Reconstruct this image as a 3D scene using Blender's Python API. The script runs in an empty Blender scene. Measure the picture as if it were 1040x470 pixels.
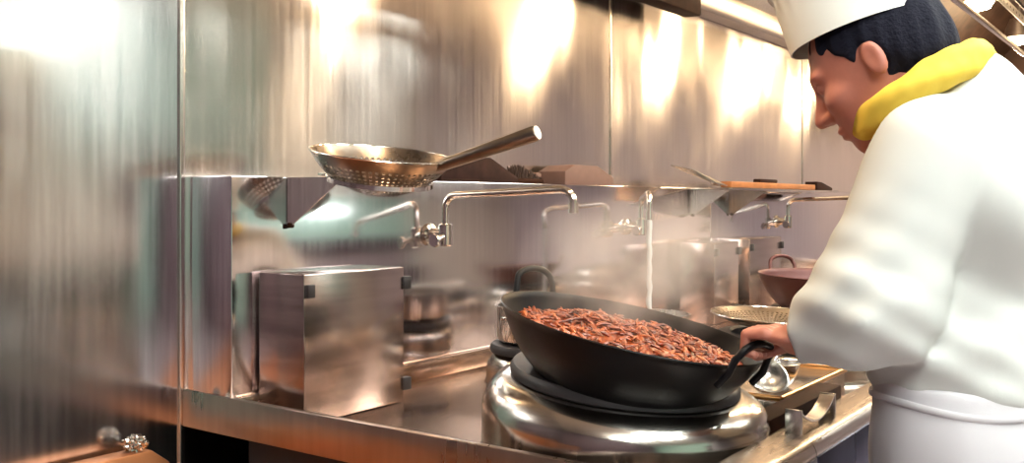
import bpy, bmesh, math, random
import numpy as np
from mathutils import Vector, Matrix

random.seed(7)
SC = bpy.context.scene
COL = SC.collection
PI = math.pi

# ------------------------------------------------------------------ objects
def tag(o, label=None, cat=None, group=None, kind=None):
    if label: o['label'] = label
    if cat: o['category'] = cat
    if group: o['group'] = group
    if kind: o['kind'] = kind
    return o

def empty(name, loc, label=None, cat=None, group=None, rot=None):
    o = bpy.data.objects.new(name, None)
    o.empty_display_size = 0.05
    COL.objects.link(o)
    o.location = loc
    if rot is not None:
        o.rotation_mode = 'QUATERNION'
        o.rotation_quaternion = rot
    return tag(o, label, cat, group)

def copy_tree(o, parent=None):
    c = o.copy(); COL.objects.link(c); c.parent = parent
    for ch in list(o.children): copy_tree(ch, c)
    return c

def link_mesh(name, me, mat, parent=None):
    o = bpy.data.objects.new(name, me)
    COL.objects.link(o)
    if mat: me.materials.append(mat)
    if parent: o.parent = parent
    return o

def world_off(parent):
    v = Vector((0, 0, 0))
    while parent:
        v += parent.location; parent = parent.parent
    return v

class MB:
    """collects shapes, builds ONE mesh object"""
    def __init__(s): s.bm = bmesh.new()
    def _xf(s, verts, M):
        if M is not None: bmesh.ops.transform(s.bm, matrix=M, verts=verts)
    def box(s, a, b, bev=0.0, seg=2, M=None):
        bm = bmesh.new()
        r = bmesh.ops.create_cube(bm, size=1.0)
        c = [(a[i]+b[i])/2 for i in range(3)]; d = [abs(b[i]-a[i]) for i in range(3)]
        for v in bm.verts: v.co = Vector((c[0]+v.co.x*d[0], c[1]+v.co.y*d[1], c[2]+v.co.z*d[2]))
        if bev > 0: bmesh.ops.bevel(bm, geom=bm.edges[:], offset=min(bev, min(d)*.45), segments=seg, affect='EDGES', profile=.5)
        s.merge(bm, M); return s
    def merge(s, bm, M=None):
        if M is not None: bmesh.ops.transform(bm, matrix=M, verts=bm.verts)
        bmesh.ops.recalc_face_normals(bm, faces=bm.faces[:])
        me = bpy.data.meshes.new('tmp'); bm.to_mesh(me); bm.free()
        s.bm.from_mesh(me); bpy.data.meshes.remove(me)
    def prism(s, pts, vec, bev=0.0, M=None):
        bm = bmesh.new(); vec = Vector(vec)
        vs = [bm.verts.new(p) for p in pts]
        f = bm.faces.new(vs)
        r = bmesh.ops.extrude_face_region(bm, geom=[f])
        bmesh.ops.translate(bm, verts=[e for e in r['geom'] if isinstance(e, bmesh.types.BMVert)], vec=vec)
        bmesh.ops.recalc_face_normals(bm, faces=bm.faces[:])
        if bev > 0: bmesh.ops.bevel(bm, geom=bm.edges[:], offset=bev, segments=2, affect='EDGES', profile=.5)
        s.merge(bm, M); return s
    def lathe(s, prof, n=48, M=None, closed=False):
        """prof: list of (r, z) revolved about Z"""
        bm = bmesh.new(); rings = []
        for r, z in prof:
            if r < 1e-6: rings.append([bm.verts.new((0, 0, z))])
            else: rings.append([bm.verts.new((r*math.cos(2*PI*i/n), r*math.sin(2*PI*i/n), z)) for i in range(n)])
        pairs = list(zip(rings, rings[1:]))
        if closed: pairs.append((rings[-1], rings[0]))
        for A, B in pairs:
            for i in range(n):
                j = (i+1) % n
                if len(A) == 1 and len(B) == 1: continue
                if len(A) == 1: bm.faces.new((A[0], B[i], B[j]))
                elif len(B) == 1: bm.faces.new((A[i], A[j], B[0]))
                else: bm.faces.new((A[i], A[j], B[j], B[i]))
        s.merge(bm, M); return s
    def tube(s, path, r, n=12, cap=True, M=None, flat=None):
        """round tube along points; r number or list; flat=(w,h): rectangular-ish section scale"""
        P = [Vector(p) for p in path]; k = len(P)
        R = r if isinstance(r, (list, tuple)) else [r]*k
        bm = bmesh.new(); rings = []
        up = None
        for i in range(k):
            t = (P[min(i+1, k-1)]-P[max(i-1, 0)]).normalized()
            if up is None:
                up = Vector((0, 0, 1)) if abs(t.z) < .9 else Vector((1, 0, 0))
            side = t.cross(up).normalized(); up = side.cross(t).normalized()
            ring = []
            for q in range(n):
                a = 2*PI*q/n
                w, h = flat if flat else (1, 1)
                ring.append(bm.verts.new(P[i]+side*math.cos(a)*R[i]*w+up*math.sin(a)*R[i]*h))
            rings.append(ring)
        for A, B in zip(rings, rings[1:]):
            for q in range(n): bm.faces.new((A[q], A[(q+1) % n], B[(q+1) % n], B[q]))
        if cap: bm.faces.new(rings[0]); bm.faces.new(rings[-1])
        s.merge(bm, M); return s
    def build(s, name, mat, parent=None, smooth=True, local=False, ang=40):
        if parent and not local:
            bmesh.ops.translate(s.bm, verts=s.bm.verts, vec=-world_off(parent))
        me = bpy.data.meshes.new(name); s.bm.to_mesh(me); s.bm.free()
        if smooth:
            for p in me.polygons: p.use_smooth = True
            try: me.set_sharp_from_angle(angle=math.radians(ang))
            except Exception: pass
        return link_mesh(name, me, mat, parent)

def arc(c, r, a0, a1, n, u, v):
    c, u, v = Vector(c), Vector(u), Vector(v)
    return [c+u*r*math.cos(a0+(a1-a0)*i/n)+v*r*math.sin(a0+(a1-a0)*i/n) for i in range(n+1)]

def frame_from_normal(n, xdir=(1, 0, 0)):
    n = Vector(n).normalized(); x = Vector(xdir); x = (x-n*x.dot(n)).normalized(); y = n.cross(x)
    return Matrix((x, y, n)).transposed()

# ------------------------------------------------------------------ sparse surface nets
def sdf_mesh(f, lo, hi, h):
    lo = np.array(lo, float); hi = np.array(hi, float)
    K = 8; H = K*h
    nc = np.ceil((hi-lo)/H).astype(int)
    g = np.stack(np.meshgrid(*[np.arange(n) for n in nc], indexing='ij'), -1).reshape(-1, 3)
    d = f(lo+(g+.5)*H)
    g = g[np.abs(d) < H*1.25]
    k = np.stack(np.meshgrid(*[np.arange(K)]*3, indexing='ij'), -1).reshape(-1, 3)
    cells = (g[:, None, :]*K+k[None]).reshape(-1, 3)
    N = nc*K+2
    key = lambda c: (c[:, 0]*N[1]+c[:, 1])*N[2]+c[:, 2]
    offs = np.array([[i, j, l] for i in (0, 1) for j in (0, 1) for l in (0, 1)])
    ck = np.stack([key(cells+o) for o in offs], 1)
    uk, inv = np.unique(ck, return_inverse=True); inv = inv.reshape(ck.shape)
    pts = np.stack([uk//(N[1]*N[2]), (uk//N[2]) % N[1], uk % N[2]], 1)
    val = np.concatenate([f(lo+pts[i:i+200000]*h) for i in range(0, len(pts), 200000)])
    V = val[inv]
    neg = V < 0
    act = neg.any(1) & ~neg.all(1)
    cells, V, neg = cells[act], V[act], neg[act]
    acc = np.zeros((len(cells), 3)); cnt = np.zeros(len(cells))
    E = [(a, b) for a in range(8) for b in range(a+1, 8) if np.abs(offs[a]-offs[b]).sum() == 1]
    for a, b in E:
        m = neg[:, a] != neg[:, b]
        t = V[m, a]/(V[m, a]-V[m, b])
        acc[m] += offs[a]+(offs[b]-offs[a])*t[:, None]; cnt[m] += 1
    verts = lo+(cells+acc/cnt[:, None])*h
    kk = key(cells); order = np.argsort(kk); ks = kk[order]
    def find(c):
        q = key(c); i = np.searchsorted(ks, q); i = np.clip(i, 0, len(ks)-1)
        return np.where(ks[i] == q, order[i], -1)
    faces = []
    for ax in range(3):
        e = np.eye(3, dtype=int)
        b = {0: 4, 1: 2, 2: 1}[ax]
        m = neg[:, 0] != neg[:, b]
        c = cells[m]; fl = neg[m, 0]
        u, v = e[(ax+1) % 3], e[(ax+2) % 3]
        q = np.stack([find(c), find(c-u), find(c-u-v), find(c-v)], 1)
        ok = (q >= 0).all(1); q, fl = q[ok], fl[ok]
        q[~fl] = q[~fl][:, ::-1]
        faces.append(q)
    return verts, np.concatenate(faces)

def sdf_obj(name, f, lo, hi, h, mat, parent, smooth_it=0):
    v, q = sdf_mesh(f, lo, hi, h)
    off = np.array(world_off(parent)) if parent else 0
    me = bpy.data.meshes.new(name)
    me.from_pydata((v-off).tolist(), [], q.tolist())
    me.update()
    bm = bmesh.new(); bm.from_mesh(me)
    for _ in range(smooth_it): bmesh.ops.smooth_vert(bm, verts=bm.verts, factor=.5, use_axis_x=True, use_axis_y=True, use_axis_z=True)
    bmesh.ops.recalc_face_normals(bm, faces=bm.faces[:])
    bm.to_mesh(me); bm.free()
    for p in me.polygons: p.use_smooth = True
    return link_mesh(name, me, mat, parent)

def caps(P, a, b, ra, rb=None):
    rb = ra if rb is None else rb
    a = np.array(a, float); b = np.array(b, float); ab = b-a
    t = np.clip(((P-a)@ab)/(ab@ab), 0, 1)
    return np.linalg.norm(P-a-t[:, None]*ab, axis=1)-(ra+(rb-ra)*t)
def ell(P, c, r, R=None):
    q = P-np.array(c, float)
    if R is not None: q = q@R          # columns of R are the ellipsoid axes
    r = np.array(r, float)
    k0 = np.linalg.norm(q/r, axis=1); k1 = np.linalg.norm(q/(r*r), axis=1)+1e-9
    return k0*(k0-1)/k1
def smin(a, b, k):
    h = np.clip(.5+.5*(b-a)/k, 0, 1)
    return b+(a-b)*h-k*h*(1-h)
def smax(a, b, k): return -smin(-a, -b, k)

# ------------------------------------------------------------------ materials
def nt(name):
    m = bpy.data.materials.new(name); m.use_nodes = True
    t = m.node_tree; b = t.nodes['Principled BSDF']
    return m, t, b
def N(t, ty, **kw):
    n = t.nodes.new(ty)
    for k, v in kw.items(): setattr(n, k, v)
    return n
def coords(t, scale=(1, 1, 1), world=False):
    mp = N(t, 'ShaderNodeMapping'); mp.inputs['Scale'].default_value = scale
    if world:
        g = N(t, 'ShaderNodeNewGeometry'); t.links.new(g.outputs['Position'], mp.inputs['Vector'])
    else:
        tc = N(t, 'ShaderNodeTexCoord'); t.links.new(tc.outputs['Object'], mp.inputs['Vector'])
    return mp.outputs[0]
def noise(t, vec, scale=1, detail=2, rough=.5):
    n = N(t, 'ShaderNodeTexNoise'); n.inputs['Scale'].default_value = scale
    n.inputs['Detail'].default_value = detail; n.inputs['Roughness'].default_value = rough
    t.links.new(vec, n.inputs['Vector']); return n.outputs['Fac']
def rng(t, v, a, b, c=0., d=1.):
    m = N(t, 'ShaderNodeMapRange'); m.inputs[1].default_value = c; m.inputs[2].default_value = d
    m.inputs[3].default_value = a; m.inputs[4].default_value = b
    t.links.new(v, m.inputs[0]); return m.outputs[0]
def ramp(t, v, stops):
    r = N(t, 'ShaderNodeValToRGB'); e = r.color_ramp.elements
    while len(e) < len(stops): e.new(.5)
    for q, (p, c) in zip(e, stops): q.position = p; q.color = (*c, 1)
    t.links.new(v, r.inputs[0]); return r.outputs[0]
def bump(t, v, strength, dist, prev=None):
    b = N(t, 'ShaderNodeBump'); b.inputs['Strength'].default_value = strength; b.inputs['Distance'].default_value = dist
    t.links.new(v, b.inputs['Height'])
    if prev: t.links.new(prev, b.inputs['Normal'])
    return b.outputs[0]

def steel(name, col=(.60, .57, .55), rough=.25, grain=(120, 120, 3), gb=.05, wave=0., wsc=(3, 3, .7), aniso=0., tan=None, var=.12, stain=0., gr=.10):
    m, t, b = nt(name)
    b.inputs['Metallic'].default_value = 1
    v = coords(t, grain, True)
    n1 = noise(t, v, 1, 3)
    big = noise(t, coords(t, (2.2, 2.2, 1.6), True), 1.5, 4)
    mx = N(t, 'ShaderNodeMath', operation='ADD'); 
    t.links.new(rng(t, n1, -.05, .05), mx.inputs[0]); t.links.new(rng(t, big, rough-var*.5, rough+var*.5, .3, .7), mx.inputs[1])
    t.links.new(mx.outputs[0], b.inputs['Roughness'])
    c2 = tuple(x*(1-stain) for x in col)
    mix = N(t, 'ShaderNodeMix', data_type='RGBA', blend_type='MULTIPLY'); mix.inputs[0].default_value = 1
    t.links.new(ramp(t, big, [(.3, c2), (.62, col)]), mix.inputs[6])
    t.links.new(ramp(t, n1, [(.32, (1-gr, 1-gr, 1-gr)), (.66, (1, 1, 1))]), mix.inputs[7])
    t.links.new(mix.outputs[2], b.inputs['Base Color'])
    nr = None
    if wave: nr = bump(t, noise(t, coords(t, wsc, True), 1, 1), 1.0, wave)
    if nr: t.links.new(nr, b.inputs['Normal'])
    if aniso:
        b.inputs['Anisotropic'].default_value = aniso
        if tan:
            cx = N(t, 'ShaderNodeCombineXYZ')
            for i in range(3): cx.inputs[i].default_value = tan[i]
            t.links.new(cx.outputs[0], b.inputs['Tangent'])
    return m
def plain(name, col, rough=.5, metal=0., spec=None, bsc=0, bst=.2, bd=.002, var=0.):
    m, t, b = nt(name)
    b.inputs['Base Color'].default_value = (*col, 1); b.inputs['Roughness'].default_value = rough
    b.inputs['Metallic'].default_value = metal
    if var:
        n = noise(t, coords(t), bsc or 20, 4)
        t.links.new(ramp(t, n, [(.3, tuple(c*(1-var) for c in col)), (.7, tuple(min(1, c*(1+var)) for c in col))]), b.inputs['Base Color'])
    if bsc:
        t.links.new(bump(t, noise(t, coords(t), bsc, 4), bst, bd), b.inputs['Normal'])
    return m
def dull(m, v):
    m.node_tree.nodes['Principled BSDF'].inputs['Specular IOR Level'].default_value = v
def emit(name, col, s):
    m, t, b = nt(name)
    b.inputs['Base Color'].default_value = (*col, 1)
    b.inputs['Emission Color'].default_value = (*col, 1); b.inputs['Emission Strength'].default_value = s
    return m

M_WALL = steel('wall_steel', (.82, .75, .70), .17, (70, 70, 2.0), .02, wave=.009, wsc=(3.4, 3.4, .45), aniso=.9, tan=(0, 0, 1), var=.10)
M_WALLD = steel('worn_wall_steel', (.70, .67, .68), .19, (55, 55, 2.5), .03, wave=.006, wsc=(1.2, 1.2, 2.4), aniso=.3, tan=(0, 0, 1), var=.10, stain=.15, gr=.22)
M_RISER = steel('riser_steel', (.74, .685, .71), .12, (70, 70, 2), .015, wave=.004, wsc=(2, 2, 1), var=.08)
M_STEEL = steel('brushed_steel', (.60, .56, .53), .24, (160, 160, 4), .06)
M_STEELH = steel('box_steel', (.50, .405, .38), .20, (4, 4, 60), .015, wave=.001, wsc=(3, 3, 3), var=.06, gr=.14)
M_TOP = steel('counter_steel', (.60, .43, .34), .22, (6, 90, 90), .05, wave=.0015, wsc=(3, 3, 3), stain=.15)
M_APRON = steel('apron_steel', (.44, .35, .30), .28, (50, 50, 4), .015, wave=.0015, wsc=(3, 3, 3), stain=.25)
M_DOME = steel('dome_steel', (.58, .53, .49), .16, (14, 14, 200), .04, wave=.002, wsc=(5, 5, 6), stain=.15)
M_RAIL = steel('rail_steel', (.60, .53, .48), .26, (4, 60, 60), .01, var=.03)
M_FASCIA = steel('dark_mirror_fascia', (.08, .09, .16), .30, (60, 60, 4), .01)  # blue-grey base colour stands in for the dark aisle it mirrors
M_CHROME = steel('chrome', (.72, .68, .64), .10, (40, 40, 40), .02, var=.04)
M_SPOON = steel('polished_spoon', (.80, .80, .78), .24, (40, 40, 40), .01, var=.04)
M_PAN = steel('strainer_steel', (.215, .175, .145), .30, (60, 60, 60), .03, var=.10, stain=.25)  # dark brown base stands in for dark surroundings mirrored; stain is tarnish
M_CAP = plain('lit_cap_steel', (.75, .70, .66), .45, .4)  # pale base colour paints the light the handle end reflects
M_DARKST = plain('dark_recess', (.035, .03, .032), .5, .6)  # near-black colour carries the shade of recess and holes; dark tabs share it
M_IRON = plain('seasoned_iron', (.005, .004, .005), .45, .2, bsc=60, bst=.25, bd=.001)
dull(M_IRON, .14)
M_RING = plain('cast_iron', (.035, .031, .034), .5, .4, bsc=120, bst=.4, bd=.001)
M_REDLIT = plain('red_lit_wok', (.085, .020, .017), .45, .3, bsc=40, bst=.3)  # maroon base colour holds the red light falling on this wok
M_WOOD = plain('oiled_wood', (.024, .008, .004), .7, bsc=18, bst=.15, var=.3)
dull(M_WOOD, .08)
M_WOODL = plain('orange_wood', (.34, .12, .034), .5, bsc=18, bst=.1, var=.2)
M_DKWOOD = plain('dark_brown_wood', (.022, .009, .007), .8, bsc=25, bst=.3, var=.3)
dull(M_DKWOOD, .12)
M_CARD = plain('brown_block', (.14, .072, .056), .75, bsc=30, bst=.2, var=.1)
M_BRISTLE = plain('bristle', (.035, .016, .011), .9, bsc=80, bst=.8)
M_SKIN = plain('skin', (.42, .15, .105), .5, bsc=60, bst=.06, var=.06)
M_SKIN.node_tree.nodes['Principled BSDF'].inputs['Subsurface Weight'].default_value = .08
M_SKIN.node_tree.nodes['Principled BSDF'].inputs['Subsurface Radius'].default_value = (.01, .004, .002)
M_HAIR = plain('black_hair', (.010, .010, .018), .75, bsc=150, bst=.8, bd=.003)
dull(M_HAIR, .08)
M_JACKET = plain('white_cotton', (.64, .645, .63), .85, bsc=400, bst=.1, bd=.0006)
M_APRONC = plain('white_apron_cotton', (.66, .63, .67), .9, bsc=400, bst=.1, bd=.0006)
M_HAT = plain('hat_cotton', (.80, .81, .78), .85, bsc=300, bst=.1, bd=.0006)
M_SCARF = plain('yellow_cotton', (.76, .53, .06), .8, bsc=200, bst=.2, bd=.001)
M_TROUSER = plain('dark_trouser', (.03, .03, .04), .85, bsc=200, bst=.1)
M_SHOE = plain('black_leather', (.015, .015, .015), .35)
M_FLOOR = plain('floor_tile', (.36, .30, .31), .35, bsc=6, bst=.1, var=.25)
M_CEIL = plain('ceiling_paint', (.72, .62, .54), .8)
M_TILE = plain('pale_tile', (.43, .66, .57), .35)
M_MAUVE = plain('mauve_wall_paint', (.64, .56, .62), .5)
M_LEFT = plain('brown_mauve_paint', (.12, .075, .092), .6)
M_CREAM = plain('cream_tile', (.74, .66, .56), .35)
M_MID = plain('mirrored_mauve', (.34, .27, .28), .4)
M_MIRDARK = plain('mirrored_dark', (.07, .05, .06), .4)
M_BEYOND = plain('brown_wall_paint', (.10, .05, .035), .6, bsc=4, bst=.1, var=.4)
M_WLED = emit('warm_lens', (1.0, .74, .42), 55)
M_CLED = emit('cool_diffuser', (.92, 1.0, .95), 24)
M_BACKDARK = plain('dark_panel_brown', (.075, .04, .025), .5, .4, bsc=12, bst=.3, var=.4)  # dark brown stands in for dark reflections on the hood's far panel
M_GREYST = steel('hood_steel', (.42, .38, .36), .35, (60, 60, 60), .05)
M_HOODL = steel('hood_back_steel', (.72, .70, .68), .38, (60, 60, 60), .05)

# ------------------------------------------------------------------ camera
CAMZ = 1.27
cam = bpy.data.cameras.new('camera'); camo = bpy.data.objects.new('camera', cam); COL.objects.link(camo)
camo.location = (0, 0, CAMZ)
YAW = math.atan2(.586, .81)
camo.rotation_euler = (PI/2, 0, YAW-PI/2)
cam.sensor_width = 36; cam.lens = 36*982/1040
cam.shift_y = -(30/1040)      # eye level at photo row 205
cam.clip_start = .02
SC.camera = camo

# ------------------------------------------------------------------ room
XL, XR, YF, YB, ZC = -2.2, 9.5, -4.2, 1.87, 3.05
SEAMS = [1.325, 3.23, 5.38]
def structure(name, mb, mat): return tag(mb.build(name, mat), kind='structure')
structure('floor', MB().box((XL-.1, YF-.1, -.08), (XR+.1, YB+.2, 0)), M_FLOOR)
structure('ceiling', MB().box((XL-.1, YF-.1, ZC), (XR+.1, YB+.2, ZC+.08)), M_CEIL)
edges = [XL]+SEAMS+[XR]
for i in range(4):
    structure('wall_back' if i == 0 else 'wall_back.%03d' % i, MB().box((edges[i]+.001, YB, 0), (edges[i+1]-.001, YB+.06, ZC), .002, 1), M_WALLD if i == 0 else M_WALL)
structure('wall_left', MB().box((XL-.1, YF, 0), (XL, YB, ZC)), M_LEFT)
structure('wall_right', MB().box((XR, YF, 0), (XR+.1, YB, ZC)), M_MAUVE)
structure('trim_7', MB().box((XR-.03, .35, 1.95), (XR, YB, ZC)), M_BEYOND)
structure('wall_front', MB().box((XL, YF-.1, 0), (6.5, YF, ZC)), M_TILE)
structure('wall_front.001', MB().box((6.5, YF-.1, 0), (XR, YF, ZC)), M_CREAM)
structure('mirrored_band_1', MB().box((1.8, YF, 1.52), (6.4, YF+.35, 1.84), .01), M_MIRDARK)  # added unseen block, mirrored as a dark band in the left panel
structure('mirrored_band_2', MB().box((1.8, YF, .50), (6.4, YF+.5, .98), .01), M_MIRDARK)  # second unseen block, added for the lower dark band mirrored there
structure('mirrored_band_mid', MB().box((1.8, YF, .98), (6.4, YF+.02, 1.52)), M_MID)  # added mauve sheet, the mid tone mirrored between the two bands
structure('trim_3', MB().box((SEAMS[0]-.012, YB-.006, 0.05), (SEAMS[0]+.002, YB, ZC), .002), M_STEEL)
structure('trim_4', MB().box((SEAMS[1]-.006, YB-.004, 0.05), (SEAMS[1]+.006, YB, ZC), .0015), M_STEEL)
structure('trim_5', MB().box((SEAMS[2]-.006, YB-.004, 0.05), (SEAMS[2]+.006, YB, ZC), .0015), M_STEEL)

# ------------------------------------------------------------------ wok ranges
YR, YW, YFR = 1.70, 1.869, .56       # riser face, wall, front of rail
ZT, ZRIM, ZRIS = .80, .85, 1.327

def dome(parent, c, R, h, tilt, rr, name='burner_dome'):
    """round shouldered burner dome with a ring; top sheared towards the cook"""
    prof = [(R+.006, 0), (R+.002, .006), (R, .02)]
    s = min(.060, h*.55)
    prof += [(R, h-s)]+[(R-s+s*math.cos(a), h-s+s*math.sin(a)) for a in [PI/2*i/10 for i in range(1, 11)]]
    prof += [(rr-.02, h+.004), (rr-.03, h-.002), (rr-.03, h-.03)]
    mb = MB().lathe(prof, 72)
    for v in mb.bm.verts: v.co.z += tilt*v.co.y*max(0, v.co.z)/h
    bmesh.ops.translate(mb.bm, verts=mb.bm.verts, vec=c)
    d = mb.build(name, M_DOME, parent)
    rg = MB().lathe([(rr-.045, .0), (rr-.045, .022), (rr-.038, .028), (rr-.006, .022), (rr, .014), (rr, .003), (rr-.004, 0)], 72, closed=True)
    for v in rg.bm.verts: v.co.z += tilt*v.co.y
    bmesh.ops.translate(rg.bm, verts=rg.bm.verts, vec=(c[0], c[1], c[2]+h))
    rg.build('burner_ring', M_RING, d, local=False)
    return d

def make_range(x0, x1, label, domes, rails, strap=None):
    r = empty('wok_range', (x0, YFR, 0), label, 'cooking range')
    # worktop: a shallow recessed pan
    MB().box((x0+.012, YFR+.085, ZT-.03), (x1-.012, YR, ZT)).build('worktop', M_TOP, r)
    MB().box((x0-.004, YFR+.085, .768), (x0+.012, YW, ZRIM), .003).box((x0+.010, YFR+.085, ZT), (x0+.014, YR, ZRIM-.004)).build('side_apron', M_APRON, r)
    MB().box((x1-.012, YFR+.085, .768), (x1, YR, ZRIM), .003).build('side_apron', M_APRON, r)
    for a, b in rails:
        p = [(a, YFR+.085, ZRIM), (a, YFR+.085, ZT-.03), (a, YFR+.02, ZT-.03), (a, YFR, .64), (a, YFR-.002, .83)]
        rad = [(a, YFR+.022-.022*math.cos(t), ZRIM-.022+.022*math.sin(t)) for t in [PI/2*i/6 for i in range(7)]]
        pts = [(a, YFR+.085, ZRIM), (a, YFR+.085, .66), (a, YFR, .66)]+rad
        fr_ = MB().prism(pts, (b-a, 0, 0)).build('front_rail', M_RAIL, r)
        MB().box((a+.002, YFR-.003, .655), (b-.002, YFR+.002, ZRIM-.026), .001).build('fascia', M_FASCIA, fr_)
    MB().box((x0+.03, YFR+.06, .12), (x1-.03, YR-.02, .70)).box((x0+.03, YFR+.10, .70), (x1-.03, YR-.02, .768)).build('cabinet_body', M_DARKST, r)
    for px in (x0+.08, x1-.08):
        for py in (YFR+.12, YW-.1):
            MB().tube([(px, py, 0.0), (px, py, .13)], .025, 16).build('leg', M_STEEL, r)
    MB().box((x0, YR, ZT-.02), (x1, YW, ZRIS), .003).build('riser', M_RISER, r)
    MB().box((x0+.014, YR-.014, ZT), (x1-.014, YR, ZRIM), .002).build('upstand', M_TOP, r)
    for a in domes: dome(r, *a)
    if strap:
        xa, xb, y = strap
        mb = MB()
        mb.box((xa-.0015, y-.016, ZRIM-.001), (xa+.0015, y+.016, ZRIM+.045), .001)
        mb.box((xb-.0015, y-.016, ZRIM-.001), (xb+.0015, y+.016, ZRIM+.045), .001)
        n = 14; top = []; 
        for i in range(n+1):
            u = i/n; top.append((xa+(xb-xa)*u, ZRIM+.043-.030*math.sin(PI*u)**.8))
        pts = [(x, y-.014, z) for x, z in top]+[(x, y-.014, z-.003) for x, z in reversed(top)]
        mb.prism(pts, (0, .028, 0))
        mb.build('strap_bracket', M_SPOON, r)
    return r

RG1 = make_range(1.325, 3.768, 'stainless steel wok range whose open left end faces the viewer', [
    ((1.632, .915, ZT), .274, .126, .105, .219),
    ((2.120, 1.420, ZT), .160, .078, .0, .150),
    ((2.66, .95, ZT), .255, .075, .03, .215),
    ((3.30, 1.02, ZT), .255, .085, .03, .228)], [(1.325, 1.682), (1.685, 3.768)], strap=(1.715, 1.905, .612))
RG2 = make_range(3.772, 6.2, 'second stainless steel range farther along the wall behind the cook', [
    ((4.5, .95, ZT), .255, .118, .07, .228)], [(3.772, 6.2)])

# cover boxes with hook tabs
def cover_box(x0, x1, z1, label):
    r = empty('cover_box', ((x0+x1)/2, 1.62, ZT), label, 'steel box', 'steel boxes standing against the riser')
    MB().box((x0, 1.54, ZT+.001), (x1, YR-.016, z1), .004).build('shell', M_STEELH, r)
    for x, z, s in ((x1, z1-.035, 1), (x1, ZT+.045, 1), (x0+.03, z1-.03, 0)):
        if s: MB().box((x-.004, 1.536, z-.018), (x+.022, 1.54+.012, z+.012), .002).build('hook_tab', M_DARKST, r)
        else: MB().box((x-.028, 1.528, z-.02), (x-.008, 1.5405, z+.008), .002).build('hook_tab', M_DARKST, r)
    return r
cover_box(1.385, 1.695, 1.118, 'large upright steel box in the left corner of the range, nearest the viewer')
cover_box(3.447, 3.685, 1.112, 'upright steel box against the riser just beyond the falling water')
cover_box(3.80, 4.16, 1.118, 'upright steel box beside the cook\'s sleeve, behind the red wok')

# racks on the riser
def rack(xs, xa, xb, label, ring=None):
    r = empty('strainer_rack', (xs[0], YR, 1.22), label, 'rack', 'bar racks on the riser')
    for x in xs:
        g = MB().prism([(x, YR, 1.325), (x, YR, 1.218), (x, YR-.01, 1.212), (x, 1.527, 1.318), (x, 1.527, 1.325)], (.003, 0, 0))
        g.box((x, YR-.003, 1.225), (x+.03, YR-.0005, 1.322))
        gs = g.build('gusset', M_STEEL, r)
        MB().tube([(x-.004, YR-.012, 1.217), (x+.008, YR-.012, 1.217)], .006, 12).build('bolt', M_WOOD, gs)
    if ring:
        c, F, rr = ring
        mb = MB().lathe([(rr-.002, -.005), (rr+.002, -.005), (rr+.002, .005), (rr-.002, .005)], 72, M=Matrix.Translation(c)@F.to_4x4(), closed=True)
        mb.build('holding_ring', M_CHROME, r)
        q = c+F@Vector((0, rr, 0))
        MB().box((q.x-.01, q.y-.002, q.z-.005), (q.x+.01, YR, q.z+.003), .001).build('ring_strut', M_CHROME, r)
        return r
    MB().box((xa, 1.520, 1.317), (xb, 1.530, 1.327), .002).build('front_bar', M_CHROME, r)
    MB().box((xa, 1.665, 1.317), (xb, 1.675, 1.327), .002).build('rear_bar', M_CHROME, r)
    for x in (xa, xb): MB().box((x-.005, 1.525, 1.318), (x+.005, YR, 1.326), .002).build('side_bar', M_CHROME, r)
    return r
SG = (.057, .165)
SCN = Vector((1.578, 1.50, 1.377)); SF = frame_from_normal(Vector((-SG[0], -SG[1], 1)))
rack([1.477], 1.43, 1.93, 'steel ring rack holding up the large long-handled strainer', (SCN+SF@Vector((0, 0, -.0615)), SF, .118))
rack([3.57, 3.96], 3.57, 4.90, 'steel bar rack over the far boxes, beside the cook\'s shoulder')

# faucets
def faucet(x, z, d, L, label, drop=.05, lever=True):
    """d: horizontal unit direction of the spout"""
    r = empty('wall_faucet', (x, YR, z), label, 'faucet', 'wall faucets above the range')
    MB().lathe([(0, 0), (.028, 0), (.030, .003), (.027, .010), (.018, .014), (.017, .03), (0, .03)], 28,
               M=Matrix.Translation((x, YR-.0005, z))@Matrix.Rotation(PI/2, 4, 'X')).build('flange', M_CHROME, r)
    y = YR-.060
    MB().tube([(x, YR-.026, z), (x, y, z)], .016, 20).tube([(x, y, z-.030), (x, y, z-.026), (x, y, z+.026), (x, y, z+.030)], [.013, .019, .019, .013], 20).build('valve_body', M_CHROME, r)
    if lever: MB().tube([(x-.02, y-.006, z-.005), (x-.05, y-.01, z-.012)], [.008, .006], 12).lathe([(0, -.006), (.016, -.006), (.018, 0), (.016, .006), (0, .006)], 16, M=Matrix.Translation((x-.055, y-.01, z-.013))@Matrix.Rotation(PI/2, 4, 'Y')).build('knob', M_CHROME, r)
    d = Vector((d[0], d[1], 0)).normalized(); up = Vector((0, 0, 1))
    b = Vector((x, y, z+.025)); rise = .045; br = .035
    p = [b, b+up*rise*.5]
    c = b+up*rise+d*br; p += arc(c, br, PI, PI/2, 8, d, up)
    e = b+up*(rise+br+.012)+d*(L-br)
    c2 = e-up*br; p += arc(c2, br, PI/2, 0.05, 8, d, up)
    tip = p[-1]-up*drop; p.append(tip)
    MB().tube(p, .0095, 16).build('spout', M_CHROME, r)
    MB().tube([tip+up*.022, tip-up*.004], .0125, 16).build('aerator', M_CHROME, r)
    return tip
faucet(1.967, 1.183, (0, -1), .40, 'chrome wall faucet nearest the viewer, its long spout swung straight out', drop=.02)
wt = faucet(3.05, 1.182, (-.83, -.56), .26, 'chrome wall faucet with running water, above the big wok', drop=.05)
faucet(4.52, 1.176, (.1, -1), .42, 'chrome wall faucet farthest away, its spout reaching behind the cook', drop=.02)

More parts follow.
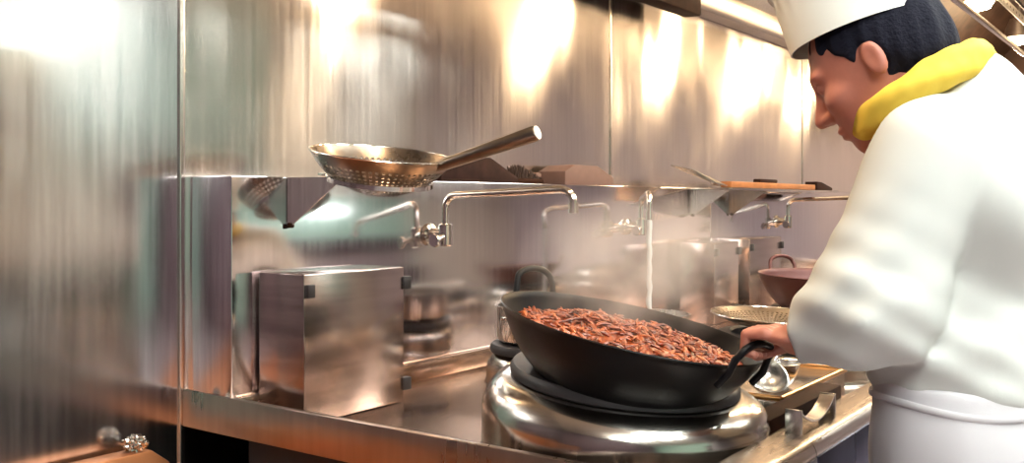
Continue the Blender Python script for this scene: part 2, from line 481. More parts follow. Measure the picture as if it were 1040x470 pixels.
# falling water: clear, slightly wavering jet into a pot behind the wok
m, t, b = nt('water')
b.inputs['Base Color'].default_value = (.95, .97, 1, 1); b.inputs['Roughness'].default_value = .12
b.inputs['Transmission Weight'].default_value = .45; b.inputs['IOR'].default_value = 1.33
M_WATER = m
pth = [(wt.x+.0015*math.sin(i*.9), wt.y+.0015*math.cos(i*1.3), wt.z-.002-(wt.z-.885)*i/24) for i in range(25)]
tag(MB().tube(pth, [.0085+.0012*math.sin(i*1.7) for i in range(25)], 12).build('water_stream', M_WATER), 'thin stream of clear water falling from the middle faucet', 'water', kind='stuff')

def pot(c, R, h, label, mat, name='saucepan', water=False):
    r = empty(name, c, label, 'pot')
    MB().lathe([(0, .001), (R-.012, .001), (R-.003, .006), (R, .014), (R, h-.006), (R+.006, h-.003), (R+.006, h), (R-.003, h), (R-.003, .012), (0, .006)], 56).build('pan_body', mat, r, local=True)
    for s in (-1, 1):
        MB().tube([(s*(R-.001), -.035, h*.72), (s*(R+.028), -.028, h*.76), (s*(R+.033), 0, h*.78), (s*(R+.028), .028, h*.76), (s*(R-.001), .035, h*.72)], .005, 10).build('side_handle', M_CHROME, r, local=True)
    if water: MB().lathe([(0, h*.8), (R-.004, h*.8)], 48).build('water_surface', M_WATER, r, local=True)
    return r
pot((2.12, 1.42, ZT+.078+.026), .132, .095, 'small round steel pot on the rear burner, left of the big wok', M_STEEL)
pot((wt.x, wt.y, ZT+.0005), .13, .105, 'deep steel pot under the running faucet behind the big wok', M_STEEL, 'stockpot', True)

# ------------------------------------------------------------------ woks
def wok(c, R, D, g, mat, matin, label, name='wok', hrot=0.):
    n = Vector((-g[0], -g[1], 1)).normalized()
    F = frame_from_normal(n)
    r = empty(name, c, label, 'wok', rot=F.to_quaternion())
    S = (R*R+D*D)/(2*D); th = .0025
    out = [(S*math.sin(a), S-D-S*math.cos(a)) for a in [math.asin(R/S)*i/28 for i in range(29)]]
    S2 = S-th
    inn = [(S2*math.sin(a), S-D-S2*math.cos(a)) for a in [math.asin(R/S)*i/28 for i in range(29)]]
    out = [(x, z-(S-D)-0+(S-D)) for x, z in out]
    # z=0 at the rim plane
    zr = out[-1][1]
    prof = [(x, z-zr) for x, z in out]+[(R+.0025, .001), (R+.001, .003)]+[(x, z-zr+.0005) for x, z in reversed(inn)]
    MB().lathe(prof, 96).build('bowl', mat, r, local=True, ang=60)
    for s in (-1, 1):
        pts = [(-.056, s*(R-.012), -.035), (-.056, s*(R+.004), -.010), (-.053, s*(R+.010), .018)]
        pts += [(-.034*math.cos(a)-(.016 if math.cos(a) > 0 else -.016)*abs(math.cos(a)), s*(R+.014+.006*math.sin(a)), .024+.022*math.sin(a)) for a in [PI*i/12 for i in range(13)]]
        pts += [(.053, s*(R+.010), .018), (.056, s*(R+.004), -.010), (.056, s*(R-.012), -.035)]
        MB().tube(pts, .0065, 12, M=Matrix.Rotation(hrot, 4, 'Z')).build('ear_handle', mat, r, local=True)
    return r, F
GW = (-.063, .205)
WC = Vector((1.588, .875, 1.039)); WR, WD = .246, .165
wk, FW = wok(WC, WR, WD, GW, M_IRON, M_IRON, 'big black iron wok of steaming food held by the cook', hrot=math.radians(-9))
wok((3.24, 1.03, 1.025), .235, .17, (0, .03), M_REDLIT, M_REDLIT, 'reddish-brown wok with a looped ear, half behind the cook\'s sleeve', hrot=math.radians(-30))

# food: heap of shreds in the wok
m, t, b = nt('stir_fry')
n_ = noise(t, coords(t), 45, 4)
t.links.new(ramp(t, n_, [(.28, (.045, .009, .005)), (.5, (.24, .042, .012)), (.72, (.46, .12, .034))]), b.inputs['Base Color'])
b.inputs['Roughness'].default_value = .38
M_FOOD = m
mb = MB()
S = (WR*WR+WD*WD)/(2*WD)
base = bmesh.new(); NR, NA = 22, 80; rf = .222; rings = []
def foodz(r, a):
    return -.036+.030*math.cos(min(1, r/rf)*PI/2)+.010*math.sin(3*a+r*30)*min(1, r*12)*(1-r/rf)
for i in range(NR+1):
    r_ = rf*i/NR
    rings.append([base.verts.new((r_*math.cos(2*PI*j/NA), r_*math.sin(2*PI*j/NA), foodz(r_, 2*PI*j/NA)+random.uniform(-.004, .004))) for j in range(NA)] if i else [base.verts.new((0, 0, foodz(0, 0)))])
for i in range(NR):
    for j in range(NA):
        k = (j+1) % NA
        if i == 0: base.faces.new((rings[0][0], rings[1][j], rings[1][k]))
        else: base.faces.new((rings[i][j], rings[i][k], rings[i+1][k], rings[i+1][j]))
mb.merge(base)
for _ in range(900):
    r_ = rf*math.sqrt(random.random())*.985; a = random.random()*2*PI
    z = foodz(r_, a)+random.uniform(.0, .008)
    l = random.uniform(.012, .034); th = random.random()*PI
    dx, dy, dz = math.cos(th)*l, math.sin(th)*l, random.uniform(-.3, .5)*l
    p = Vector((r_*math.cos(a), r_*math.sin(a), z)); d = Vector((dx, dy, dz))
    w = random.uniform(.0016, .0040)
    q = [p-d*.5, p-d*.15+Vector((0, 0, w*.6)), p+d*.2+Vector((0, 0, w*.5)), p+d*.5]
    q = [v if math.hypot(v.x, v.y) < .226 else v*(.226/math.hypot(v.x, v.y)) for v in q]
    mb.tube(q, [w*.6, w, w, w*.5], 6, flat=(1.2, .8))
fo = mb.build('stir_fried_meat', M_FOOD, None)
fo.rotation_mode = 'QUATERNION'; fo.rotation_quaternion = FW.to_quaternion(); fo.location = WC
tag(fo, 'red-brown heap of stir-fried shreds steaming in the big wok', 'food', kind='stuff')

# steam
m = bpy.data.materials.new('steam'); m.use_nodes = True; t = m.node_tree
for q in list(t.nodes):
    if q.type != 'OUTPUT_MATERIAL': t.nodes.remove(q)
vs = N(t, 'ShaderNodeVolumePrincipled'); vs.inputs['Color'].default_value = (.95, .90, .88, 1); vs.inputs['Anisotropy'].default_value = .2
gc = N(t, 'ShaderNodeTexCoord')
sp = N(t, 'ShaderNodeVectorMath', operation='LENGTH'); t.links.new(gc.outputs['Object'], sp.inputs[0])
fall = rng(t, sp.outputs['Value'], 1., 0., .15, 1.0)
nn = rng(t, noise(t, coords(t, (1.6, 1.6, .9)), 1.6, 3), 0, 1, .38, .72)
mu = N(t, 'ShaderNodeMath', operation='MULTIPLY'); t.links.new(fall, mu.inputs[0]); t.links.new(nn, mu.inputs[1])
m2 = N(t, 'ShaderNodeMath', operation='MULTIPLY'); t.links.new(mu.outputs[0], m2.inputs[0]); m2.inputs[1].default_value = 6.5
t.links.new(m2.outputs[0], vs.inputs['Density'])
t.links.new(vs.outputs[0], t.nodes['Material Output'].inputs['Volume'])
M_STEAM = m
st = MB().lathe([(math.sin(PI*i/16), -math.cos(PI*i/16)) for i in range(17)], 32).build('steam', M_STEAM)
st.location = (1.66, .90, 1.15); st.scale = (.27, .24, .17)
tag(st, 'thin pale steam drifting above the food in the big wok', 'steam', kind='stuff')

# ------------------------------------------------------------------ strainers
def strainer(c, R, D, g, label, handle=True, hd=None):
    """perforated bowl: hole rows cut as real openings"""
    n = Vector((-g[0], -g[1], 1)).normalized(); F = frame_from_normal(n)
    r = empty('strainer', c, label, 'strainer', rot=F.to_quaternion())
    S = (R*R+D*D)/(2*D); amax = math.asin(R/S)
    P = lambda a, ph, o=0: Vector(((S+o)*math.sin(a)*math.cos(ph), (S+o)*math.sin(a)*math.sin(ph), S-D-(S+o)*math.cos(a)))
    bm = bmesh.new(); na = 128; rows = []
    K = 32
    angs = [amax*(i/K) for i in range(K+1)]
    for i, a in enumerate(angs):
        rows.append([bm.verts.new(P(a, 2*PI*j/na)) for j in range(na)] if i else [bm.verts.new(P(0, 0))])
    for i in range(K):
        for j in range(na):
            k = (j+1) % na
            if i == 0: bm.faces.new((rows[0][0], rows[1][k], rows[1][j])); continue
            # leave every other cell open over the perforated belt
            if 6 <= i <= K-6 and i % 2 == 0 and (j % 4 == (i//2) % 2*2 if i < 13 else j % 2 == 0): continue
            bm.faces.new((rows[i][j], rows[i][k], rows[i+1][k], rows[i+1][j]))
    for v in bm.verts: v.co.z -= 0
    zr = P(amax, 0).z
    for v in bm.verts: v.co.z -= zr
    bmesh.ops.recalc_face_normals(bm, faces=bm.faces[:])
    bmesh.ops.solidify(bm, geom=bm.faces[:], thickness=.0015)
    mb = MB(); mb.merge(bm)
    b_ = mb.build('perforated_bowl', M_PAN, r, local=True, ang=50)
    MB().tube([(R*math.cos(2*PI*i/64), R*math.sin(2*PI*i/64), .0005) for i in range(65)], .0022, 8, cap=False).build('rolled_rim', M_CHROME, r, local=True)
    if handle:
        L, ang, az = hd
        dv = Vector((math.cos(az)*math.cos(ang), math.sin(az)*math.cos(ang), math.sin(ang)))
        b0 = Vector((math.cos(az)*(R-.02), math.sin(az)*(R-.02), -.012))
        MB().tube([b0, b0+dv*.03, b0+dv*(L*.45), b0+dv*(L-.004), b0+dv*L], [.010, .013, .0145, .0165, .0150], 24).build('handle', M_PAN, r, local=True)
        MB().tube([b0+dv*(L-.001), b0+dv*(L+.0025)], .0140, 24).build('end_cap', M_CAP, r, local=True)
    return r
strainer(SCN, .160, .095, SG, 'large perforated strainer with thick tube handle on the near rack', True, (.258, math.radians(24), -PI/2+.16))
strainer((2.615, 1.0, .955), .165, .040, (.0, .05), 'shallow brass-coloured strainer resting on the burner beyond the big wok', False)

# second rack: spatula, boards
sp_ = empty('wok_spatula', (3.55, 1.60, 1.33), 'steel wok spatula with its blade poking left of the far rack', 'spatula')
mb = MB().prism([(3.32, 1.66, 1.408), (3.33, 1.57, 1.388), (3.42, 1.52, 1.342), (3.56, 1.535, 1.332), (3.62, 1.60, 1.338), (3.55, 1.65, 1.366), (3.43, 1.69, 1.400)], (0, 0, .003))
mb.build('blade', M_STEEL, sp_)
MB().tube([(3.56, 1.60, 1.343), (3.66, 1.60, 1.338), (4.2, 1.60, 1.336)], .007, 12).build('shaft', M_STEEL, sp_)
MB().tube([(4.2, 1.60, 1.336), (4.22, 1.60, 1.337), (4.45, 1.60, 1.337)], [.008, .0125, .0125], 14).build('grip', M_WOOD, sp_)
tag(MB().box((3.60, 1.535, 1.3275), (4.60, 1.582, 1.352), .003).build('wooden_plank', M_WOODL), 'long orange-brown wooden plank lying on the far rack', 'wood strip')
tag(MB().box((3.93, 1.545, 1.3525), (4.13, 1.58, 1.368), .005).build('dark_block', M_DKWOOD), 'small dark block on top of the orange wooden plank', 'block')
tag(MB().prism([(4.61, 1.53, 1.3275), (4.61, 1.53, 1.368), (4.68, 1.53, 1.366), (4.84, 1.53, 1.340), (4.84, 1.53, 1.3275)], (0, .06, 0), .003).build('dark_wedge', M_DKWOOD), 'dark brown wedge at the cook\'s end of the far rack', 'wedge')

# things on top of the riser
Z = ZRIS+.0005
tag(MB().prism([(2.70, 1.735, Z), (3.02, 1.735, Z), (3.02, 1.735, Z+.030), (2.91, 1.735, Z+.068), (2.76, 1.735, Z+.068), (2.70, 1.735, Z+.045)], (0, .11, 0), .003).build('brown_carton', M_CARD), 'brown carton with sloping end on the ledge, right of the strainer handle', 'box')
tag(MB().prism([(2.07, 1.74, Z), (2.44, 1.74, Z), (2.44, 1.74, Z+.018), (2.30, 1.74, Z+.075), (2.07, 1.74, Z+.06)], (0, .10, 0), .004).build('wooden_wedge', M_DKWOOD), 'dark brown wedge on the ledge just behind the strainer handle', 'wedge')
br_ = empty('scrubbing_brush', (2.50, 1.80, Z), 'bristly brown scrubbing brush on the ledge beside the dark wedge', 'brush')
MB().box((2.46, 1.765, Z), (2.62, 1.815, Z+.018), .006, 3).build('brush_block', M_WOOD, br_)
mb = MB()
for i in range(170):
    x = random.uniform(2.465, 2.615); y = random.uniform(1.77, 1.81)
    mb.tube([(x, y, Z+.016), (x+random.uniform(-.01, .01), y+random.uniform(-.008, .008), Z+.05*(1.15-.9*abs(x-2.50)/.12)+random.uniform(0, .006))], [.0022, .0014], 5)
mb.build('bristles', M_BRISTLE, br_)
tag(MB().box((2.625, 1.80, Z), (2.655, 1.855, Z+.04), .005).build('ledge_block', M_CARD), 'small brown block tucked behind the left end of the carton', 'block')

# ------------------------------------------------------------------ front of the range: tray, board, ladle, bowl
tr = empty('drip_tray', (2.10, .85, ZT), 'rectangular steel tray with brassy rim beside the burner, under the ladle', 'tray')
X0, X1, Y0, Y1, ZZ = 1.93, 2.36, .715, 1.0, ZT+.074
MB().box((X0, Y0, ZT+.001), (X1, Y1, ZZ-.012), .006).build('tray_body', M_STEEL, tr)
mb = MB()
mb.tube([(X0, Y0, ZZ-.008), (X1, Y0, ZZ-.008), (X1, Y1, ZZ-.008), (X0, Y1, ZZ-.008), (X0, Y0, ZZ-.008)], .006, 8)
mb.build('tray_rim', plain('brassy_rim', (.62, .36, .16), .3, 1.), tr)
bd = MB().box((1.70, .650, ZT+.0005), (2.12, .702, ZT+.074), .006).build('wooden_board', M_WOOD)
tag(bd, 'dark reddish-brown wooden board standing behind the front rail bracket', 'board')

def ladle(c, R, hd, L, label):
    r = empty('ladle', c, label, 'ladle')
    D = R*.75; S = (R*R+D*D)/(2*D); am = math.asin(R/S)
    F = frame_from_normal(Vector((-.42, -.52, .75)))
    o = [(S*math.sin(am*i/14), S-S*math.cos(am*i/14)) for i in range(15)]
    pr = o+[(R+.002, D+.001)]+[(x*.97, z+.002) for x, z in reversed(o)]
    MB().lathe(pr, 48, M=F.to_4x4()).build('ladle_bowl', M_SPOON, r, local=True)
    a = F@Vector((R*.9, .012, D)); d = Vector(hd).normalized()
    MB().tube([a, a+d*.03+Vector((0, 0, .01)), a+d*L*.5+Vector((0, 0, .03)), a+d*L+Vector((0, 0, .06))], [.004, .0055, .0055, .006], 12).build('ladle_handle', M_CHROME, r, local=True)
    return r
ladle((1.945, .765, ZT+.088), .046, (1, .05, 0), .30, 'steel ladle resting beside the wok rim below the cook\'s hand')
bw = empty('mixing_bowl', (2.075, .775, ZZ-.011), 'shiny steel bowl on the tray behind the ladle', 'bowl')
o = [(.0, 0), (.02, 0), (.03, .010), (.041, .030), (.047, .052)]
MB().lathe(o+[(.049, .053)]+[(x*.96, z+.002) for x, z in reversed(o)], 48).build('bowl_shell', M_SPOON, bw, local=True)

# ------------------------------------------------------------------ low worktop at bottom left
M_FLAMELIT = plain('flame_lit_steel', (.50, .20, .085), .42, .75, bsc=30, bst=.08)  # orange base colour paints flame light reflected by the steel
sw = empty('side_worktop', (.5, 1.5, 0), 'low flame-lit steel worktop edge at the foot of the left wall', 'worktop')
MB().prism([(-.9, 1.80, .55), (1.22, 1.80, .55), (1.245, 1.80, .715), (1.20, 1.80, .750), (-.9, 1.80, .750)], (0, .05, 0), .004).build('upstand', M_FLAMELIT, sw)
MB().box((-.9, 1.0, .50), (1.23, 1.80, .55), .004).build('tabletop', M_FLAMELIT, sw)
for x in (-.8, 1.1):
    for y in (1.1, 1.75): MB().box((x-.02, y-.02, 0), (x+.02, y+.02, .505)).build('leg', M_STEEL, sw)
# crumpled foil
bm = bmesh.new(); bmesh.ops.create_icosphere(bm, subdivisions=4, radius=.022)
for v in bm.verts:
    q = v.co.normalized(); v.co *= 1+.25*math.sin(9*q.x+4*q.z)*math.sin(11*q.y)+random.uniform(-.10, .10); v.co.z *= .75
mb = MB(); mb.merge(bm, Matrix.Translation((1.175, 1.822, .766)))
tag(mb.build('crumpled_foil', M_CHROME, smooth=False), 'small crumpled ball of foil on the flame-lit worktop edge', 'foil')

# ------------------------------------------------------------------ exhaust hood
hd = empty('exhaust_hood', (4, 1.87, 2.1), 'long steel exhaust hood over the range, its gutter along the wall', 'exhaust hood')
HX0, HX1 = 3.27, 9.3
MB().prism([(HX0, 1.868, 2.105), (HX0, 1.79, 2.105), (HX0, 1.775, 2.125), (HX0, 1.775, 2.20), (HX0, 1.79, 2.20), (HX0, 1.79, 2.14), (HX0, 1.868, 2.14)], (HX1-HX0, 0, 0)).build('gutter', M_GREYST, hd)
MB().prism([(HX0, 1.855, 2.14), (HX0, 1.25, 2.75), (HX0, 1.27, 2.77), (HX0, 1.866, 2.17)], (5.5-HX0, 0, 0)).build('back_panel', M_HOODL, hd)
MB().prism([(5.503, 1.855, 2.14), (5.503, 1.25, 2.75), (5.503, 1.27, 2.77), (5.503, 1.866, 2.17)], (HX1-5.503, 0, 0)).build('far_back_panel', M_BACKDARK, hd)  # far stretch of the back panel, its dark reflection put into the colour
MB().prism([(1.0, 1.27, 2.75), (1.0, .70, 2.75), (1.0, .70, 2.78), (1.0, 1.27, 2.78)], (HX1-1.0, 0, 0)).build('top_panel', M_GREYST, hd)
MB().prism([(1.0, .74, 2.78), (1.0, .72, 2.20), (1.0, .70, 2.20), (1.0, .70, 2.78)], (HX1-1.0, 0, 0)).build('front_skirt', M_BEYOND, hd)
MB().prism([(1.0, .762, 2.75), (1.0, .745, 2.21), (1.0, .741, 2.21), (1.0, .757, 2.75)], (HX1-1.0, 0, 0)).build('skirt_reflector', M_HOODL, hd)  # added pale liner so the wall steel mirrors beige, not brown
mb = MB().box((1.0, .86, 2.10), (HX1, .875, 2.13), .003)
mb.build('front_rail', M_CHROME, hd)
mb = MB(); 
mb.box((1.0, .80, 2.205), (HX1, .805, 2.25), .001)
ps = mb.build('perforated_strip', M_HOODL, hd)
p0 = MB().tube([(4.2, .8065, 2.228), (4.2, .7985, 2.228)], .006, 10).build('hole_plug', M_DARKST, ps)  # solid dark plug, its colour standing in for hole shade
for k in range(1, 37):
    c = p0.copy(); COL.objects.link(c); c.location.x = p0.location.x+.09*k
MB().box((3.05, 1.70, 2.035), (3.68, 1.78, 2.125), .006).build('lamp_housing', M_DKWOOD, hd)
for x in (1.35, 2.72, 4.12, 5.46, 6.78, 8.1):
    h_ = MB().tube([(x, .98, 2.42), (x, .98, 2.36), (x, .98, 2.30)], [.05, .075, .085], 24).build('lamp_shade', M_GREYST, hd)
    MB().lathe([(0, -.0), (.076, 0), (.06, -.03), (0, -.045)], 24, M=Matrix.Translation((x, .98, 2.298))).build('lamp_lens', M_WLED, h_)
    MB().tube([(x, .98, 2.42), (x, .98, 2.75)], .008, 8).build('lamp_stem', M_GREYST, h_)
    L = bpy.data.lights.new('hood_light', 'POINT'); L.energy = 20; L.color = (1, .72, .42); L.shadow_soft_size = .07
    lo = bpy.data.objects.new('hood_light', L); COL.objects.link(lo); lo.location = (x, .98, 2.19)

# ceiling fluorescent fixtures over the aisle
for i, (x, y) in enumerate([(-.6, -.40), (1.2, -.40), (3.0, -.40), (5.2, -.40), (-.6, -1.15), (1.2, -1.15), (3.0, -1.15), (5.2, -1.15)]):
    r = empty('ceiling_light', (x, y, ZC), 'long white ceiling light over the kitchen aisle', 'ceiling light', 'ceiling lights over the aisle')
    MB().box((x-.65, y-.04, ZC-.13), (x+.65, y+.04, ZC-.08), .01).build('housing', M_HAT, r)
    MB().box((x-.62, y-.14, ZC-.19), (x+.62, y+.14, ZC-.131), .02).build('diffuser', M_CLED, r)
    for q in (-.5, .5): MB().tube([(x+q, y, ZC-.08), (x+q, y, ZC)], .008, 8).build('rod', M_CHROME, r)

r = empty('wall_light', (4.35, YF, 2.62), 'long tube light on the far kitchen wall, mirrored in the left steel panel', 'wall light')
MB().box((3.7, YF, 2.59), (5.0, YF+.05, 2.66), .008).build('backplate', M_HAT, r)
MB().tube([(3.72, YF+.085, 2.625), (4.98, YF+.085, 2.625)], .020, 16).build('light_tube', M_CLED, r)
for x in (3.71, 4.99): MB().box((x-.02, YF+.045, 2.59), (x+.02, YF+.12, 2.66), .005).build('tube_holder', M_HAT, r)

# ------------------------------------------------------------------ the cook
CH = empty('person', (1.75, .32, 0), 'cook in white jacket, white hat and yellow neckerchief gripping the wok', 'person')
hc = np.array((1.650, .452, 1.500)); pit = math.radians(30); HS = 1.08
hl = np.array((1., 0, 0)); hf = np.array((0, math.cos(pit), -math.sin(pit))); hu = np.array((0, math.sin(pit), math.cos(pit)))
yawh = math.radians(4)
def rz(v): c, s = math.cos(yawh), math.sin(yawh); return np.array((v[0]*c-v[1]*s, v[0]*s+v[1]*c, v[2]))
hl, hf, hu = rz(hl), rz(hf), rz(hu)
HM = np.stack([hl, hf, hu], 1)
def HP(P): return (P-hc)@HM/HS
def hw(a, b, c): return hc+HM@np.array((a, b, c))*HS
# the bar of the near ear handle, in world space
bar = WC+FW@(Matrix.Rotation(math.radians(-9), 3, 'Z')@Vector((0, -(WR+.020), .046)))
bx, by, bz = bar
SHL, ELL, WRL = np.array((1.600, .345, 1.360)), np.array((1.560, .415, 1.105)), np.array((bx+.002, by-.105, bz+.012))
SHR, ELR, WRR = np.array((1.930, .345, 1.365)), np.array((2.04, .36, 1.09)), np.array((2.02, .545, 1.06))
C7 = np.array((1.695, .325, 1.440))
def head(P):
    q = HP(P)
    d = ell(q, (0, -.012, .028), (.077, .098, .088))
    d = smin(d, ell(q, (0, .028, -.045), (.060, .066, .078)), .04)
    d = smin(d, ell(q, (0, .058, -.102), (.028, .024, .020)), .03)
    d = smin(d, ell(q, (0, .078, .020), (.052, .016, .012)), .018)
    d = smin(d, caps(q, (0, .090, .004), (0, .112, -.036), .008, .0115), .012)
    for s in (-1, 1):
        d = smin(d, ell(q, (s*.012, .100, -.040), (.009, .011, .008)), .008)
        d = smin(d, ell(q, (s*.042, .062, -.028), (.020, .022, .016)), .02)
        d = smax(d, -ell(q, (s*.032, .094, .001), (.017, .012, .010)), .010)
        d = np.minimum(d, np.linalg.norm(q-np.array((s*.032, .076, .001)), axis=1)-.0125)
        e = ell(q, (s*.080, -.012, -.010), (.008, .0155, .028))
        e = smax(e, -ell(q, (s*.090, -.006, -.008), (.007, .011, .020)), .005)
        d = smin(d, e, .008)
    d = smin(d, ell(q, (0, .090, -.066), (.024, .010, .0055)), .005)
    d = smin(d, ell(q, (0, .088, -.077), (.021, .010, .006)), .005)
    return d*HS
def hand(P, c, sgn, bar=True):
    """hand reaching +Y, palm down, closed over a bar along X at c; sgn=+1 thumb on +X side"""
    X = np.array((1., 0, 0)); c = np.array(c)
    q = P-c
    d = ell(q, (0, -.052, .016), (.041, .047, .0155))
    d = smin(d, ell(q, (sgn*.026, -.062, .006), (.018, .030, .014)), .015)
    Ls = [1.0, 1.08, 1.0, .84]
    for i in range(4):
        x = sgn*(.030-.0195*i); l = Ls[i]
        k0 = (x, -.018, .021); k1 = (x*1.0, .018*l, .0185); k2 = (x*.98, .022*l, -.010*l-.003); k3 = (x*.96, .001, -.018*l)
        f = np.minimum(np.minimum(caps(q, k0, k1, .0098, .0088), caps(q, k1, k2, .0088, .0080)), caps(q, k2, k3, .0080, .0072))
        f = smin(f, np.linalg.norm(q-np.array(k0)-np.array((0, .002, .001)), axis=1)-.0105, .004)
        d = smin(d, f, .0035)
    th = [(sgn*.036, -.060, .004), (sgn*.052, -.024, -.008), (sgn*.042, .004, -.020), (sgn*.024, .018, -.026)]
    f = np.minimum(np.minimum(caps(q, th[0], th[1], .0135, .0115), caps(q, th[1], th[2], .0115, .0100)), caps(q, th[2], th[3], .0100, .0082))
    return smin(d, f, .008)
def arm(P, sh, el, wr, hc_, up=.050, lo=.030):
    d = smin(caps(P, sh, el, up, .040), caps(P, el, wr, .042, lo), .03)
    return smin(d, caps(P, wr, np.array(hc_)+np.array((0, -.06, .014)), lo, .028), .025)
HL = (bx, by, bz); HR = (2.02, .65, 1.055)
def body(P):
    d = head(P)
    d = smin(d, caps(P, hw(0, -.035, -.06), C7+np.array((0, .02, -.02)), .056, .062), .03)
    d = smin(d, ell(P, (1.76, .34, 1.24), (.165, .105, .20)), .06)
    d = smin(d, ell(P, (1.76, .335, 1.0), (.150, .105, .16)), .06)
    d = smin(d, caps(P, SHL+np.array((.03, 0, 0)), SHR-np.array((.03, 0, 0)), .058), .06)
    d = smin(d, arm(P, SHL, ELL, WRL, HL), .03)
    d = smin(d, arm(P, SHR, ELR, WRR, HR), .03)
    for s in (-1, 1):
        hx = 1.76+s*.085
        d = smin(d, caps(P, (hx, .33, .92), (hx+s*.01, .345, .50), .078, .050), .04)
        d = smin(d, caps(P, (hx+s*.01, .345, .50), (hx+s*.015, .30, .09), .050, .036), .02)
        d = smin(d, caps(P, (hx+s*.015, .30, .055), (hx+s*.02, .43, .045), .034, .026), .03)
    h_ = np.minimum(hand(P, HL, 1), hand(P, HR, -1))
    return smin(d, h_, .010)
sdf_obj('body', body, (1.40, .10, .0), (2.15, .86, 1.70), .0034, M_SKIN, CH, 1)

# clothes
def folds(P, s=1.0):
    x, y, z = P[:, 0], P[:, 1], P[:, 2]
    w = np.exp(-((z-1.02)/.10)**2)+.8*np.exp(-((z-1.15)**2+(y-.45)**2)/.012)
    return s*(.0022*np.sin(22*z-9*y+3*np.sin(6*x+2))+w*(.0032*np.sin(62*z+26*y+14*x+2.5*np.sin(13*y+5*x))+.0025*np.sin(95*z-40*y+30*x)))
cuff = np.array((bx+.003, by-.062, bz+.012))
def jacket(P):
    d = ell(P, (1.775, .315, 1.255), (.185, .165, .235))
    d = smin(d, ell(P, (1.760, .330, 1.02), (.195, .158, .17)), .08)
    d = smin(d, caps(P, SHL+np.array((.04, -.01, -.01)), SHR-np.array((.04, .01, .01)), .088), .07)
    d = smin(d, caps(P, (1.70, .31, 1.34), C7+np.array((-.005, -.012, .012)), .095, .062), .05)
    d = smin(d, ell(P, (1.73, .255, 1.26), (.17, .11, .13)), .05)
    a = smin(caps(P, SHL+np.array((0, .005, -.01)), ELL+np.array((0, .015, .005)), .090, .098), caps(P, ELL+np.array((0, .010, .003)), cuff+np.array((0, 0, .006)), .088, .050), .04)
    cn = (cuff-WRL+np.array((0, .12, 0))); cn = cn/np.linalg.norm(cn)
    a = smax(a, (P-cuff)@cn-.004, .008)
    b_ = smin(caps(P, SHR, ELR, .085, .075), caps(P, ELR, WRR+np.array((0, .03, 0)), .075, .052), .05)
    d = smin(smin(d, a, .010), b_, .035)
    d = d+folds(P)
    # crease where the sleeve meets the body
    d = smax(d, -(np.linalg.norm(P-hw(0, .0, -.10)-np.array((0, .02, -.01)), axis=1)-.088), .012)
    d = smax(d, .958+.006*np.sin(9*P[:, 0]+7*P[:, 1])-P[:, 2], .006)
    return d
sdf_obj('chef_jacket', jacket, (1.38, .02, .90), (2.20, .72, 1.60), .0065, M_JACKET, CH, 2)
def apron(P):
    x, y, z = P[:, 0], P[:, 1], P[:, 2]
    k = np.clip((.98-z)/.6, 0, 1)
    d = ell(P*np.array((1, 1, .25)), (1.755, .330, .235), (.205, .160, .30))
    q = np.stack([(x-1.755)/(.192+.03*k), (y-.330)/(.147+.015*k)], 1)
    d = (np.linalg.norm(q, axis=1)-1)*.15
    a = np.arctan2(y-.33, x-1.755)
    d = d+.006*k*np.sin(11*a+2*np.sin(4*z))+.002*np.sin(40*z+12*x)
    d = smax(d, z-.985, .008)
    d = smax(d, .42-z, .004)
    return d
sdf_obj('apron', apron, (1.45, .10, .40), (2.10, .56, 1.0), .007, M_APRONC, CH, 2)
# apron string around the waist
ring = []
for i in range(65):
    a = 2*PI*i/64
    ring.append((1.755+.195*math.cos(a), .330+.150*math.sin(a), .952+.006*math.sin(3*a)))
MB().tube(ring, .004, 8, cap=False, flat=(.5, 1.4)).build('apron_string', M_APRONC, CH)
def trousers(P):
    d = 9
    for s in (-1, 1):
        hx = 1.76+s*.085
        c = smin(caps(P, (hx, .33, .88), (hx+s*.01, .345, .50), .098, .080), caps(P, (hx+s*.01, .345, .50), (hx+s*.015, .31, .07), .080, .070), .03)
        d = c if s == -1 else smin(d, c, .03)
    d = d+folds(P)*.8
    d = smax(d, P[:, 2]-.90, .01)
    return smax(d, .085-P[:, 2], .005)
sdf_obj('trousers', trousers, (1.50, .15, .06), (2.02, .50, .94), .008, M_TROUSER, CH, 1)
for s in (-1, 1):
    hx = 1.76+s*.10
    def shoe(P, hx=hx):
        d = smin(ell(P, (hx, .31, .045), (.045, .075, .055)), ell(P, (hx, .40, .035), (.048, .095, .040)), .03)
        return smax(d, .001-P[:, 2], .004)
    sdf_obj('shoe', shoe, (hx-.08, .18, -.02), (hx+.08, .54, .14), .006, M_SHOE, CH, 1)

# hair: cap shell under the hat, down to the nape
def hair(P):
    q = HP(P)
    d = ell(q, (0, -.020, .026), (.083, .104, .095))
    d = smin(d, ell(q, (0, -.062, -.025), (.062, .050, .055)), .03)
    d = smax(d, -(ell(q, (0, .075, -.05), (.12, .092, .105))), .010)      # keep the face clear
    for s in (-1, 1): d = smax(d, -ell(q, (s*.085, -.004, -.020), (.026, .025, .036)), .006)
    d = smax(d, -.062-q[:, 2], .02)
    r = d*HS+.0012*np.sin(220*q[:, 0]+90*q[:, 1])+.001*np.sin(260*q[:, 1]+80*q[:, 2])
    return smax(r, -(d*HS+.030), .004)
sdf_obj('hair', hair, hc-.18, hc+.18, .0036, M_HAIR, CH, 1)

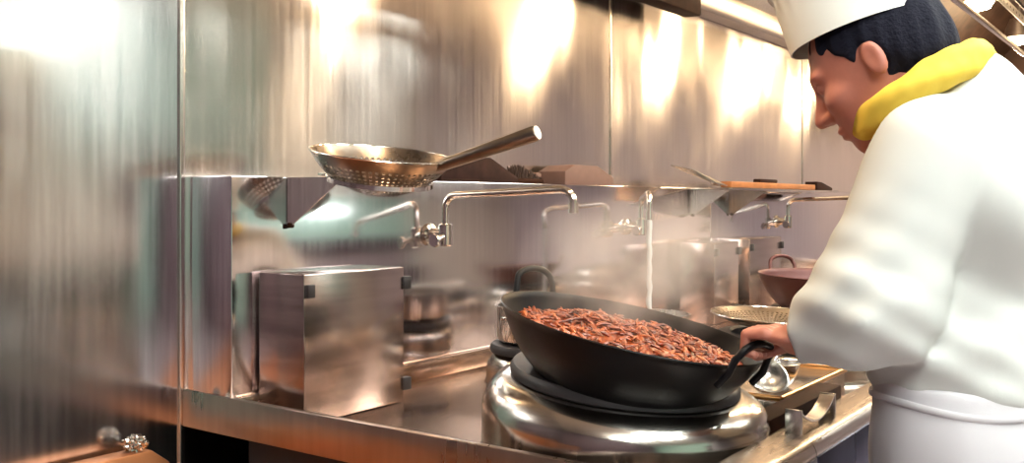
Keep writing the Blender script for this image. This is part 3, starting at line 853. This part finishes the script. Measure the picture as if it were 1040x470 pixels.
# hat: straight band plus a soft pleated crown, in head space
ht = []
hat_up = Vector((hu*math.cos(math.radians(-12))+(-hf)*math.sin(math.radians(12))*-1).tolist()).normalized()
hat_up = Vector((hl[0]*0, 0, 0)) or None
tl = math.radians(17)
hat_up = Vector(rz(np.array((0, math.sin(tl), math.cos(tl)))))
FH = frame_from_normal(hat_up, tuple(hl))
hb = Vector(hw(0, -.008, .052))
bm = bmesh.new(); na = 96; rows = []
prof = [(1.0, 0), (1.0, .004), (1.01, .05), (1.02, .095), (1.03, .10), (1.07, .115), (1.13, .15), (1.15, .19), (1.08, .225), (.85, .245), (.5, .252), (.2, .254)]
for s_, z in prof:
    row = []
    for j in range(na):
        a = 2*PI*j/na
        w = 1+(.022*math.sin(24*a) if z > .098 else 0)
        row.append(bm.verts.new(((.090*HS)*s_*w*math.cos(a), (.112*HS)*s_*w*math.sin(a), z)))
    rows.append(row)
for A, B in zip(rows, rows[1:]):
    for j in range(na): bm.faces.new((A[j], A[(j+1) % na], B[(j+1) % na], B[j]))
bm.faces.new(rows[-1])
bmesh.ops.recalc_face_normals(bm, faces=bm.faces[:])
bmesh.ops.solidify(bm, geom=bm.faces[:], thickness=.003)
mb = MB(); mb.merge(bm, Matrix.Translation(hb)@FH.to_4x4()); mb.build('chef_hat', M_HAT, CH)

# neckerchief: a twisted band round the neck
nk_c = (Vector(C7.tolist())*.52+Vector(hw(0, -.02, -.09))*.48)
fr, bk = Vector((1.655, .462, 1.392)), Vector((1.690, .305, 1.500))
cc = (fr+bk)/2; u_ = (fr-bk)/2; v_ = Vector((.094, .012, .0))
def scarf(P):
    d = None
    n = 26
    pts = []
    for i in range(n):
        a = 2*PI*i/n
        p = cc+u_*math.cos(a)+v_*math.sin(a)
        pts.append(np.array(p))
    for i in range(n):
        c = caps(P, pts[i], pts[(i+1) % n], .0265)
        d = c if d is None else smin(d, c, .01)
    up = np.array((u_.cross(v_)).normalized())
    d2 = None
    for i in range(n):
        c = caps(P, pts[i]*1.0+up*.018*0+np.array((0, -.004, .014)), pts[(i+1) % n]+np.array((0, -.004, .014)), .017)
        d2 = c if d2 is None else np.minimum(d2, c)
    d = smin(d, d2, .004)
    q = P-np.array(cc)
    a = np.arctan2(q@np.array(v_)/.088, q@np.array(u_)/.09)
    return d+.0016*np.sin(5*a+150*(q@up))+.0010*np.sin(11*a-190*(q@up))
sdf_obj('neckerchief', scarf, (1.50, .20, 1.26), (1.86, .56, 1.56), .0045, M_SCARF, CH, 1)

# ------------------------------------------------------------------ light and view
w = bpy.data.worlds.new('world'); SC.world = w; w.use_nodes = True
w.node_tree.nodes['Background'].inputs[0].default_value = (.8, .9, .9, 1); w.node_tree.nodes['Background'].inputs[1].default_value = .3
vs_ = SC.view_settings
SC.display_settings.display_device = 'sRGB'
vs_.view_transform = 'Standard'; vs_.look = 'None'; vs_.exposure = 0.48; vs_.gamma = 1.0; vs_.use_curve_mapping = False
SC.cycles.use_denoising = True
SC.cycles.max_bounces = 8; SC.cycles.volume_bounces = 1
SC.cycles.caustics_reflective = False; SC.cycles.caustics_refractive = False
SC.cycles.sample_clamp_indirect = 4
